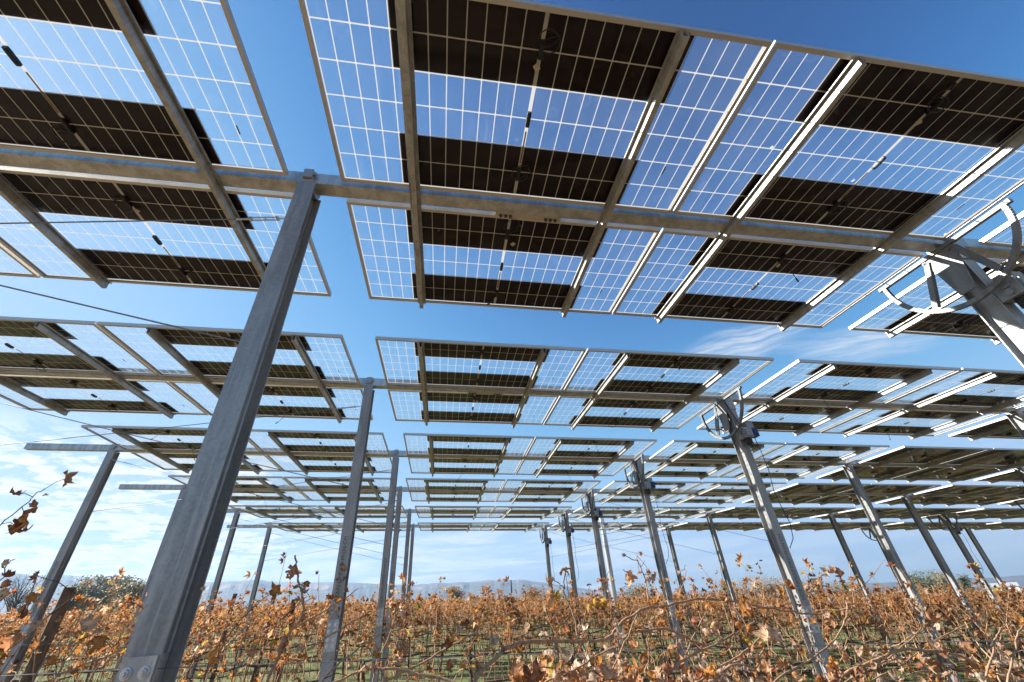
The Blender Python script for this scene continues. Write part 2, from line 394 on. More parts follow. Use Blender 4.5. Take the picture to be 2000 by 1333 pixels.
def panel_meshes(L, full):
    out = {}
    h = L/2; w = PW/2; mb = MB()
    for (a, b, c, d) in ((-h, h, -w, -w+.003), (-h, h, w-.003, w), (-h, -h+.003, -w+.003, w-.003), (h-.003, h, -w+.003, w-.003)): mb.box(a, b, c, d, 0, .034)
    for (a, b, c, d) in ((-h+.003, h-.003, -w+.003, -w+.024), (-h+.003, h-.003, w-.024, w-.003), (-h+.003, -h+.020, -w+.024, w-.024), (h-.020, h-.003, -w+.024, w-.024)): mb.box(a, b, c, d, 0, .0022)
    for (a, b, c, d) in ((-h+.003, h-.003, -w+.003, -w+.010), (-h+.003, h-.003, w-.010, w-.003), (-h+.003, -h+.010, -w+.010, w-.010), (h-.010, h-.003, -w+.010, w-.010)): mb.box(a, b, c, d, .0215, .0235)
    for sx in (-1, 1):                       # bolt and drain holes in the flange: dark countersunk studs
        for xx in (.45, .86): mb.box(sx*xx-.004, sx*xx+.004, -w+.010, -w+.018, -.0015, 0); mb.box(sx*xx-.004, sx*xx+.004, w-.018, w-.010, -.0015, 0)
    out['frame'] = mb.mesh('solar_panel', ALU)
    me = bpy.data.meshes.new('glass_sheet'); q = (h-.004, w-.004)
    me.from_pydata([(-q[0], -q[1], .0245), (q[0], -q[1], .0245), (q[0], q[1], .0245), (-q[0], q[1], .0245)], [], [(0, 1, 2, 3)])
    uv = me.uv_layers.new(name='metres')
    for lp in me.loops: uv.data[lp.index].uv = me.vertices[lp.vertex_index].co.xy
    me.materials.append(GLASS2 if full else GLASS); out['glass'] = me
    mb = MB()
    if full: mb.box(-h+.022, h-.022, -w+.014, w-.014, .0285, .0325)
    else: mb.box(-.752, .752, .1855, .5505, .0285, .0325)
    out['cells'] = mb.mesh('cell_band', CELL)
    mb = MB()
    prof = [(-.012, -.045), (.012, -.045), (.014, -.03), (.014, .03), (.012, .045), (-.012, .045), (-.014, .03), (-.014, -.03)]
    mb.prism([(p*.85, q) for p, q in prof], 2, .006, .0235); mb.prism([(p*.6, q*.75) for p, q in prof], 2, .002, .006)
    out['jbox'] = mb.mesh('junction_box', BLACK)
    for k in range(3):
        r = random.Random(40+k); mb = MB()
        if k < 2:
            pts = []
            for i in range(15):
                tt = i/14*math.pi*(2.6 if k else 2.1)
                pts.append((.02+.055*math.cos(tt)+.012*i/14, -.04+.05*math.sin(tt)+.045*i/14*(1 if k else -1), .012-.03*math.sin(i/14*math.pi)))
            mb.tube([(0, 0, .012)]+pts, .0032, n=6)
            mb.tube([pts[-1], Vector(pts[-1])+Vector((.012, .035, -.004))], .0065, n=6)
        else:
            pts = [(0, 0, .012), (.02, .03, -.005), (.05, .06, -.05), (.075, .075, -.11), (.10, .085, -.15)]
            mb.tube(pts, .0032, n=6); mb.tube([pts[-1], (.125, .095, -.175)], .0065, n=6)
        out['cable%d' % k] = mb.mesh('cable', BLACK, True)
    mb = MB(); mb.fan([(-.013, -.018, 0), (.017, -.022, -.008), (.02, .012, -.014), (-.011, .016, -.004)])
    b = len(mb.v); out['tag'] = mb.mesh('paper_tag', BEIGE)
    mb = MB(); mb.box(-.0045, .0045, -.11, .11, .0215, .0235); out['tape'] = mb.mesh('tape_strip', simple('brown_tape%d' % full, (.22, .16, .09), .6))
    mb = MB(); mb.box(-.004, .004, -.028, .028, .0225, .0238); out['bar'] = mb.mesh('barcode_sticker', BLACK)
    return out
PM, PMF = panel_meshes(PL, False), panel_meshes(PL2, True)
def rail_mesh():
    y0, y1 = -(GM/2+PW)+.012, GM/2+PW+.012
    o = [(-.036, -.011), (-.036, 0), (-.013, 0), (-.013, -.056), (.013, -.056), (.013, 0), (.036, 0), (.036, -.011),
         (.0335, -.011), (.0335, -.0028), (.0158, -.0028), (.0158, -.0588), (-.0158, -.0588), (-.0158, -.0028), (-.0335, -.0028), (-.0335, -.011)]
    mb = MB(); mb.prism(o, 1, y0, y1); me = mb.mesh('mounting_rail', RAILM); return me
RAIL = rail_mesh()
mb = MB()
mb.box(-.022, .022, -.078, -.052, -.008, .006); mb.box(-.022, .022, .052, .078, -.008, .006)
mb.tube([(0, -.066, -.02), (0, -.066, .02)], .008, n=6); mb.tube([(0, .066, -.02), (0, .066, .02)], .008, n=6)
CLAMP = mb.mesh('rail_clamp', BRIGHT)

def add_panel(root, x, y, full, r, detail, flip):
    pm = PMF if full else PM
    p = link('solar_panel', pm['frame'], root, (x+r.uniform(-.003, .003), y, .001), (r.gauss(0, .0012), r.gauss(0, .0008), r.gauss(0, .0012)))
    if full: p['label'] = 'opaque dark brown solar panel covered with cells'
    rz = math.pi if flip else 0
    link('glass_sheet', pm['glass'], p)
    if full: link('cell_band', pm['cells'], p)
    else:
        link('cell_band', pm['cells'], p); link('cell_band', pm['cells'], p, (0, -.736, 0))
    if not detail: 
        link('junction_box', pm['jbox'], p); link('cable', pm['cable%d' % r.choice((0, 1))], p, (r.uniform(-.1, .1), r.uniform(-.4, .4), 0)); return
    for yy in (.375, 0, -.375): link('junction_box', pm['jbox'], p, (0, yy, 0), (0, 0, rz))
    for s in (1, -1):
        link('cable', pm['cable%d' % r.choice((0, 0, 1, 1, 2))], p, (0, s*.42, 0), (0, 0, r.choice((0, math.pi))+r.uniform(-.3, .3)))
    if full: return
    link('tape_strip', pm['tape'], p, (0, .19, -.001))
    link('paper_tag', pm['tag'], p, (r.uniform(-.02, .05), r.uniform(-.33, -.26), .012), (r.uniform(-.3, .3), r.uniform(-.3, .3), r.uniform(0, 6.2)))
    link('barcode_sticker', pm['bar'], p, (h_bar, r.uniform(.2, .3), 0))
h_bar = PL/2-.20
SQ = [(-.05, .0005), (.05, .0005), (.05, .10), (-.05, .10)]
ARCM = m_galv('arc_steel', (.24, .24, .235), .3, .5)
def arc_mesh():
    mb = MB(); n = 36; ra, rb = .50, .468
    b = len(mb.v)
    for i in range(n+1):
        th = math.pi+math.pi*i/n
        for (rr, x) in ((ra, -.015), (ra, .015), (rb, .015), (rb, .010), (ra-.010, .010), (ra-.010, -.010), (rb, -.010), (rb, -.015)):
            mb.v.append((x, rr*math.cos(th), rr*math.sin(th)))
    for i in range(n):
        for k in range(8): mb.f.append((b+i*8+k, b+i*8+(k+1) % 8, b+(i+1)*8+(k+1) % 8, b+(i+1)*8+k)); mb.c.append(None)
    mb.f.append(tuple(b+k for k in range(8))); mb.f.append(tuple(b+n*8+k for k in range(8))); mb.c += [None]*2
    for i in range(72):                       # chain teeth on the outer rim
        th = math.pi+math.pi*(i+.5)/72; c, s = math.cos(th), math.sin(th)
        mb.tube([(-.012, c*.502, s*.502), (.012, c*.502, s*.502)], .0025, n=4)
    return mb.mesh('slew_arc', ARCM)
ARC = arc_mesh()
mb = MB(); mb.box(-.016, .016, -.53, .53, -.05, -.02); ARCBAR = mb.mesh('arc_crossbar', ARCM)
BR = []
for s in (-1, 1):
    mb = MB(); p0, p1 = Vector((0, s*.10, -.03)), Vector((0, s*.235, -.385)); d = (p1-p0).normalized(); sd = Vector((0, -d.z, d.y))
    for x in (-.016, .016):
        q = [p0+sd*.02, p0-sd*.02, p1-sd*.02, p1+sd*.02]
        b = len(mb.v); mb.v += [tuple(v+Vector((x-.002, 0, 0))) for v in q]+[tuple(v+Vector((x+.002, 0, 0))) for v in q]
        for f in ((0, 1, 2, 3), (7, 6, 5, 4), (0, 4, 5, 1), (1, 5, 6, 2), (2, 6, 7, 3), (3, 7, 4, 0)): mb.f.append(tuple(b+i for i in f)); mb.c.append(None)
    mb.box(-.018, .018, min(p0.y, p0.y+.03), max(p0.y, p0.y+.03), -.05, -.02); BR.append(mb.mesh('arc_brace', ARCM))
mb = MB(); mb.prism([(-.12, -.005), (.12, -.005), (.055, -.40), (-.055, -.40)], 0, -.004, .004); BR.append(mb.mesh('arc_plate', ARCM))
mb = MB(); mb.box(-.24, .24, .0505, .0565, .004, .07); mb.box(-.24, .24, .0565, .10, .004, .009)
SPL = mb.mesh('splice_bracket', BEIGE)
mb = MB()
for xx in (-.2, -.165, -.13, .13, .165, .2): mb.tube([(xx, .078, -.012), (xx, .078, .004)], .012, n=6)
SPB = mb.mesh('bolt_row', DARKST)

def drive_at(r, k): return k == 1 or (k == 4 and r >= 4)
NEAR = {1: 'nearest overhead', 2: 'second', 3: 'third', 4: 'fourth', 5: 'fifth', 6: 'farthest'}
for r in range(1, 7):
    rr = random.Random(r*11)
    t_ = thing('solar_tracker', {1: 'nearest overhead row of see-through solar panels crossing the top of the photo',
        2: 'second row of solar panels on a steel torque tube, beyond the overhead one',
        3: 'third row of solar panels, its bare tube end jutting out highest at left',
        4: 'fourth row of solar panels, bare tube end jutting out behind the big front post',
        5: 'fifth row of solar panels, thin sliver just before the farthest row',
        6: 'farthest and lowest row of solar panels above the vineyard'}[r], 'solar tracker',
        (rowX[r], rowY[r], rowZ[r]), (rowT[r], math.atan(-SLX), 0), 'rows of solar panels above the vineyard')
    xe = bx(last_block[r]+1)+.3
    mb = MB(); mb.prism(SQ, 0, -P1-1.45, xe); link('torque_tube', mb.mesh('torque_tube', GALV_TUBE), t_)
    for b in range(-1, last_block[r]+1):
        full = b >= 2; L = PL2 if full else PL; x0 = bx(b)+BLK/2
        for i in range(2):
            xc = x0+L/2+i*(L+GP)
            for s in (-1, 1): add_panel(t_, xc, s*(GM/2+PW/2), full, rr, r <= (2 if full else 4), False)
            for s in (-1, 1):
                rl = link('mounting_rail', RAIL, t_, (xc+s*(.675 if not full else .62), 0, 0))
                if r <= 3: link('rail_clamp', CLAMP, rl)
        if b in (0,) and r <= 4:
            sb = link('splice_bracket', SPL, t_, (1.44, 0, 0)); link('bolt_row', SPB, sb)
    for k in range(-1, last_block[r]+2):
        if drive_at(r, k):
            X = bx(k)-.054-.115
            a = link('slew_arc', ARC, t_, (X, 0, -.04)); link('arc_crossbar', ARCBAR, a, (0, 0, .04))
            for m_ in BR: link('arc_brace' if m_ is not BR[2] else 'arc_plate', m_, a, (0, 0, 0))

# ------------------------------------------------------------------ posts
def beam_mesh(name, top, bot, m):
    fw, dp, tf, tw = .054, .078, .0085, .0035
    o = [(-fw, -dp), (fw, -dp), (fw, -dp+tf), (tw+.006, -dp+tf), (tw, -dp+tf+.006), (tw, dp-tf-.006), (tw+.006, dp-tf), (fw, dp-tf), (fw, dp), (-fw, dp), (-fw, dp-tf), (-tw-.006, dp-tf), (-tw, dp-tf-.006), (-tw, -dp+tf+.006), (-tw-.006, -dp+tf), (-fw, -dp+tf)]
    mb = MB(); mb.prism(o, 2, bot, top); return mb.mesh(name, m)
SPZ = -2.55                                       # splice height below the tube
BEAM = beam_mesh('upper_beam', -.004, SPZ-.12, GALV)
PILE = beam_mesh('driven_pile', SPZ-.123, -4.9, GALV)
mb = MB()
mb.tube([(-.035, 0, .05), (.035, 0, .05)], .088, n=14)
mb.box(-.03, .03, -.074, .074, -.004, .03); mb.box(-.045, .045, -.066, -.05, -.06, .03)
mb.tube([(.03, -.095, .06), (.05, -.095, .06)], .012, n=6); mb.box(-.03, .03, -.10, -.085, .02, .10)
BEARING = mb.mesh('bearing', GREYP)
mb = MB(); mb.box(-.050, .050, -.0865, -.0785, SPZ-.12, SPZ+.12); mb.box(-.0125, -.0045, -.066, .066, SPZ-.12, SPZ+.12); mb.box(.0045, .0125, -.066, .066, SPZ-.12, SPZ+.12)
SPLATE = mb.mesh('splice_plate', GALV_TUBE)
mb = MB(); mb.tube([(0, 0, -.004), (0, -.003, -.004)], .017, n=14); mb.tube([(0, -.003, -.004), (0, -.014, -.004)], .0125, n=6); mb.tube([(0, -.014, -.004), (0, -.022, -.004)], .007, n=8)
BOLT = mb.mesh('bolt', BRIGHT)
def text_mesh(body, size):
    cu = bpy.data.curves.new('stencil_text', 'FONT'); cu.body = body; cu.size = size; cu.align_x = 'LEFT'; cu.align_y = 'CENTER'; cu.extrude = .0003
    ob = bpy.data.objects.new('tmp', cu); C.objects.link(ob); dg = bpy.context.evaluated_depsgraph_get(); dg.update()
    me = bpy.data.meshes.new_from_object(ob.evaluated_get(dg)); bpy.data.objects.remove(ob)
    me.materials.clear(); me.materials.append(INK); me.name = 'stencil_text'; return me
TEXT = text_mesh('HOE-FAN-UNDED-PI-LN-CM', .052)
mb = MB(); mb.box(-.07, .055, -.235, -.09, -.60, -.47); mb.box(-.05, .035, -.25, -.235, -.585, -.485); mb.tube([(-.095, -.17, -.50), (-.07, -.17, -.50)], .03, n=12); mb.tube([(-.095, -.17, -.565), (-.07, -.17, -.565)], .022, n=12)
GEAR = mb.mesh('gearbox', GREYP)
mb = MB(); mb.box(.058, .15, -.22, -.12, -.585, -.475)
for i in range(5): mb.box(.15, .156, -.22, -.12, -.58+.021*i, -.572+.021*i)
mb.box(.075, .135, -.235, -.22, -.56, -.50); MOTOR = mb.mesh('motor', BLUE)
mb = MB(); mb.box(.03, .13, -.20, -.09, -.465, -.39); JB = mb.mesh('control_box', GREYP)
mb = MB(); mb.tube([(.01, -.16, -.60), (.01, -.16, -.67)], .045, n=14); mb.tube([(.01, -.16, -.67), (.01, -.16, -.69)], .03, n=14); CAPM = mb.mesh('brake_drum', BLACK)
mb = MB(); pts = [(.10, -.17, -.59), (.11, -.18, -.75), (.13, -.16, -1.0), (.12, -.12, -1.25), (.13, -.13, -1.45), (.15, -.14, -1.62), (.13, -.12, -1.78), (.06, -.09, -1.88)]
mb.tube(pts, .0045, n=6); HCAB = mb.mesh('motor_cable', BLACK, True)
mb = MB(); mb.box(-.06, .06, -.088, -.0785, -.16, .005); mb.box(-.06, -.05, -.0785, .07, -.16, -.02); mb.box(.05, .06, -.0785, .07, -.16, -.02)
CAPP = mb.mesh('head_bracket', GALV)

post_desc = {(1, 0): 'big galvanized H-beam post nearest the camera, left of centre', (1, 1): 'close drive post under the curved slew arc at the right edge',
 (2, 0): 'stencilled steel H-beam post holding the second panel row, between the two biggest posts', (2, 1): 'drive post with blue motor and half-round arc, right of centre in the second panel row',
 (3, -1): 'dark leaning-looking end post at left under the highest jutting tube end'}
names_k = {-1: 'end post at the left end', 0: 'first post from the left end', 1: 'drive post with slew arc', 2: 'plain post just right of the arc post', 3: 'second plain post right of the arc post',
           4: 'third post right of the arc post', 5: 'fourth post right of the arc post', 6: 'fifth post right of the arc post', 7: 'sixth post right of the arc post', 8: 'seventh post right of the arc post'}
tops = {}
for r in range(1, 7):
    for k in range(-1, last_block[r]+2):
        xl = bx(k)-.054; X = rowX[r]+xl; Z = rowZ[r]+SLX*xl; Y = rowY[r]+.019
        tops[(r, k)] = Vector((X, Y, Z))
        lab = post_desc.get((r, k), 'galvanized %s of the %s panel row' % (names_k[k], NEAR[r]))
        p = thing('support_post', lab, 'steel post', (X, Y, Z), (0, 0, 0), 'steel posts carrying the panel rows')
        link('upper_beam', BEAM, p); link('driven_pile', PILE, p); link('bearing', BEARING, p)
        sp = link('splice_plate', SPLATE, p)
        if r <= 3:
            for zz in (.078, .030, -.034, -.080):
                for xx in (-.026, .026): link('bolt', BOLT, sp, (xx, -.0865, SPZ+zz+.004))
        if (r, k) == (1, 0):
            pass
        elif r <= 4: link('stencil_text', TEXT, p, (.0, -.0786, SPZ+.17), (R(90), R(-90), 0))
        if drive_at(r, k):
            gb = link('gearbox', GEAR, p); link('motor', MOTOR, gb); link('control_box', JB, gb); link('brake_drum', CAPM, gb)
            link('motor_cable', HCAB, p); link('head_bracket', CAPP, p)

# cross-bracing cables in the end bay and under the opaque rows
def cable_thing(p0, p1, label, turn0=True):
    d = p1-p0; L = d.length; o = thing('brace_cable', label, 'cable', p0, (0, 0, 0), 'cross bracing cables between posts')
    o.rotation_euler = d.to_track_quat('X', 'Z').to_euler()
    mb = MB(); mb.tube([(.32 if turn0 else 0, 0, 0), (L*.5, 0, -.012), (L, 0, 0)], .0042, n=6); link('wire_rope', mb.mesh('wire_rope', WIRE, True), o)
    if turn0:
        mb = MB()
        for s in (-1, 1): mb.box(.09, .25, s*.011-.003, s*.011+.003, -.004, .004)
        mb.tube([(0, 0, 0), (.10, 0, 0)], .006, n=6); mb.tube([(.24, 0, 0), (.33, 0, 0)], .006, n=6)
        mb.box(.085, .10, -.014, .014, -.007, .007); mb.box(.24, .255, -.014, .014, -.007, .007)
        mb.tube([(.165, -.011, 0), (.165, .011, 0)], .004, n=6)
        link('turnbuckle', mb.mesh('turnbuckle', BRIGHT), o)
for r in range(1, 7):
    for (ka, kb) in ((-1, 0),)+(((1, 2),) if r >= 4 else ()):
        a, b = tops[(r, ka)], tops[(r, kb)]
        where = 'left end bay' if ka == -1 else 'bay right of the arc post'
        off = Vector((.056, -.05, 0))
        cable_thing(a+Vector((.058, -.05, -.16)), b+Vector((-.058, -.05, -1.22)), 'steel cable falling rightwards in the %s, %s panel row' % (where, NEAR[r]))
        cable_thing(b+Vector((-.058, .03, -.24)), a+Vector((.058, .03, -1.0)), 'steel cable rising rightwards in the %s, %s panel row' % (where, NEAR[r]))

# ------------------------------------------------------------------ grapevines
PAL = [((.54, .225, .07), 6), ((.62, .35, .17), 4), ((.34, .15, .06), 2.5), ((.62, .25, .05), 3), ((.44, .14, .06), 1.2), ((.70, .50, .32), 3), ((.40, .33, .08), 1.2), ((.70, .48, .05), .35)]
PAL_NEAR = [((.66, .33, .15), 5), ((.74, .48, .30), 5), ((.70, .30, .07), 4), ((.48, .20, .09), 2), ((.78, .58, .42), 3), ((.52, .18, .08), 1), ((.72, .50, .06), .3)]
def leaf_col(r, pal=PAL):
    tot = sum(w for _, w in pal); q = r.random()*tot
    for c, w in pal:
        q -= w
        if q <= 0: break
    k = r.uniform(.75, 1.2); return tuple(min(.9, x*k) for x in c)
OUT = []
for i in range(22):
    th = 2*math.pi*i/22
    rr_ = (.62+.38*abs(math.cos(2.5*th)))*(1.0 if abs(th-math.pi) > .2 else .45)
    OUT.append((rr_*math.cos(th), rr_*math.sin(th)))
def add_leaf(mb, pos, size, r, col, detail=True):
    ax = Vector((r.gauss(0, 1), r.gauss(0, 1), r.gauss(0, 1))).normalized()
    m = Matrix.Rotation(r.uniform(0, 6.28), 3, ax)
    c1, c2, ph = r.uniform(.2, 1.1)*r.choice((1, 1, -1)), r.uniform(-.9, .9), r.uniform(0, 6.28); fr = r.uniform(.12, .3)
    def sh(x, y):
        q = x*x+y*y; z = c1*q+c2*x*y+.26*math.sin(5*math.atan2(y, x)+ph)*q+fr*math.sin(9*x+ph)*math.sin(8*y+ph)*q+.22*abs(y)
        return Vector(pos)+m @ (Vector((x*(1-.25*c1*q), y*(1-.35*c1*q), z))*size)
    b = len(mb.v)
    if detail:
        so = Vector((r.uniform(0, 99), r.uniform(0, 99), 0)); n = len(OUT); rings = (.3, .6, .85, 1.0); tear = r.randrange(n)
        mb.v.append(tuple(sh(0, 0)))
        for sc in rings:
            for i, (x, y) in enumerate(OUT):
                j = sc*(1+(r.uniform(-.13, .10) if sc == 1 else 0))
                if i == tear and sc > .7: j *= .72
                p = sh(x*j, y*j); p += m @ Vector((0, 0, size*.34*sc*mnoise.noise(so+Vector((x*j*2.3, y*j*2.3, 0)))+size*.12*sc*mnoise.noise(so+Vector((x*j*6, y*j*6, 4)))))
                mb.v.append(tuple(p))
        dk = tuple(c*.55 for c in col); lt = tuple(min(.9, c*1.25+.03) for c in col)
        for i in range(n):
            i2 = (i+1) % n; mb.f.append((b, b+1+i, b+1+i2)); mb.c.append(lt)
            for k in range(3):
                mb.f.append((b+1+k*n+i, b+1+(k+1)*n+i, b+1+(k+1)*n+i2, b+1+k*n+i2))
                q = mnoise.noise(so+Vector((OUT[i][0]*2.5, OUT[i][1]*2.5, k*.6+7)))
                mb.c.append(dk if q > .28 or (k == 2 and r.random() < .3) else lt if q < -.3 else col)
    else:
        pts = [(1, 0), (.45, .35), (.3, .95), (-.25, .5), (-.8, .35), (-.45, 0), (-.8, -.4), (-.2, -.5), (.3, -.9), (.45, -.3)]
        mb.v.append(tuple(sh(0, 0))); n = len(pts)
        for (x, y) in pts: mb.v.append(tuple(sh(x, y)))
        for i in range(n): mb.f.append((b, b+1+i, b+1+(i+1) % n)); mb.c.append(col)
def wob(p0, p1, n, amp, r, sag=0):
    p0, p1 = Vector(p0), Vector(p1); out = []; off = Vector((0, 0, 0))
    for i in range(n+1):
        t = i/n
        if 0 < i: off = off*.7+Vector((r.gauss(0, amp), r.gauss(0, amp), r.gauss(0, amp)))
        out.append(p0.lerp(p1, t)+off*(1 if i < n else .6)+Vector((0, 0, -sag*4*t*(1-t))))
    return out
def vine_variant(seed, nleaf, lsize, leafy_low):
    r = random.Random(seed)
    mt, mc, ml = MB(), MB(), MB()
    mt.tube(wob((0, 0, -.08), (r.uniform(-.06, .06), 0, .82), 6, .012, r), .032, .024, 7)
    mt.tube(wob((0, 0, .80), (-.85, 0, .86), 6, .014, r), .018, .011, 6); mt.tube(wob((0, 0, .80), (.85, 0, .86), 6, .014, r), .018, .011, 6)
    nodes = []
    for i in range(22):
        x = -.85+1.7*(i+r.random())/22; z0 = .86
        h = r.uniform(.42, .92); kind = r.random()
        if kind < .68: p1 = (x+r.gauss(.05, .16), r.gauss(0, .18), z0+h)
        else: p1 = (x+r.gauss(0, .3), r.choice((-1, 1))*r.uniform(.2, .5), z0+r.uniform(-.5, .35))
        pts = wob((x, 0, z0), p1, 7, .02, r, -.06 if kind > .68 else 0)
        mc.tube(pts, .0055, .0022, 4, False)
        for q in pts[2:]: nodes.append((q, (q.z-.5)))
        if r.random() < .6:
            q = pts[r.randint(2, 5)]; e = q+Vector((r.gauss(0, .2), r.gauss(0, .15), r.uniform(-.15, .25)))
            pp = wob(q, e, 3, .012, r); mc.tube(pp, .003, .0016, 4, False); nodes += [(w, w.z-.5) for w in pp[1:]]
    for i in range(22):                                    # hanging and sucker stems under the cordon
        x = r.uniform(-.85, .85); pts = wob((x, r.gauss(0, .04), .84), (x+r.gauss(0, .1), r.gauss(0, .16), r.uniform(.0, .45)), 4, .012, r)
        mc.tube(pts, .0045, .002, 4, False)
        if leafy_low: nodes += [(w, .12) for w in pts[1:]]
    w = [max(.03, a)**1.5 for _, a in nodes]
    for (q, _) in r.choices(nodes, w, k=nleaf):
        s = lsize*r.uniform(.6, 1.25)
        add_leaf(ml, q+Vector((r.gauss(0, .025), r.gauss(0, .025), r.gauss(-.018, .02))), s, r, leaf_col(r), False)
    return mt.mesh('trunk', BARK, True), mc.mesh('canes', CANE, True), ml.mesh('leaves', LEAF, False, False)
VAR_SPARSE = [vine_variant(100+i, 230, .033, True) for i in range(4)]
VAR = [vine_variant(200+i, 700, .031, True) for i in range(6)]
VROW = [0, 0]+rowY[2:]+[20.3, 23.4, 26.5]
for ri in range(2, 10):
    Yv = VROW[ri]+.16; xs = -.80*Yv-1.5; r = random.Random(ri); n = 0
    while xs < 1.45*Yv+2.5:
        v = (VAR_SPARSE if ri == 2 else VAR)[r.randrange(4 if ri == 2 else 6)]
        o = thing('grapevine', '%s grapevine with dry brown leaves in the %s vine row from the camera' % ('sparse leggy' if ri == 2 else 'bushy', ORD[ri]), 'grapevine',
                  (xs, Yv+r.gauss(0, .03), gz(xs, Yv)), (0, 0, r.choice((0, math.pi))+r.gauss(0, .05)), 'grapevines of the %s row' % ORD[ri])
        sc = r.uniform(.93, 1.08); o.scale = (1, 1, sc)
        link('trunk', v[0], o); link('canes', v[1], o); link('leaves', v[2], o)
        xs += 1.62+r.gauss(0, .06)
# trellis wires and drip hoses
for ri in range(1, 10):
    Yv = (VROW[ri] if ri > 1 else 1.75)+.16
    x0, x1 = -.85*Yv-2.5, 1.5*Yv+4
    for (nm, cat, hh, rad, mm, word) in (('drip_hose', 'drip hose', .46, .009, HOSE, 'black drip irrigation hose strung low under'), ('cordon_wire', 'wire', .87, .0016, WIRE, 'thin steel cordon wire at mid height in'), ('catch_wire', 'wire', 1.28, .0014, WIRE, 'thin steel catch wire at leaf height in')):
        mb = MB(); pts = []; n = int((x1-x0)/1.62)+1; r = random.Random(ri*7+int(hh*100))
        for i in range(n*2+1):
            x = x0+(x1-x0)*i/(n*2); pts.append((x, Yv+.03, gz(x, Yv)+hh-(.03 if i % 2 and nm == 'drip_hose' else 0)+r.gauss(0, .004)))
        mb.tube(pts, rad, n=5); tag(link(nm, mb.mesh(nm, mm, True)), '%s the %s vine row from the camera' % (word, ORD[ri]), cat, 'wires and hoses of the trellis')
# wooden trellis posts
def wood_post(x, y, Y, rad, label):
    p = at(x, y, Y); z0 = gz(p.x, Y)-.3; H = p.z-z0; mb = MB(); r = random.Random(int(x))
    mb.tube([(r.gauss(0, .006), r.gauss(0, .006), H*i/8) for i in range(9)], rad*1.04, rad*.96, 12)
    return tag(link('wooden_post', mb.mesh('wooden_post', WOOD), None, (p.x, Y, z0)), label, 'wooden post', 'wooden trellis posts')
wood_post(137, 1148, 5.45, .052, 'thick weathered wooden post beside the dark end post at left, largest of them')
wood_post(459, 1160, 11.6, .045, 'dark wooden post between the big front post and the twin far end posts')
wood_post(536, 1163, 14.55, .055, 'dark narrow wooden post just right of the far end posts')
wood_post(574, 1171, 8.75, .045, 'light brown wooden post behind the upright cane left of the stencilled post')
wood_post(1412, 1137, 11.55, .05, 'short wooden post behind a steel post right of centre')
wood_post(1954, 1141, 14.6, .06, 'dark wooden post near the right edge beside the farthest steel posts')
wood_post(1823, 1145, 11.55, .05, 'pale wooden post among brown leaves right of the third row steel post')

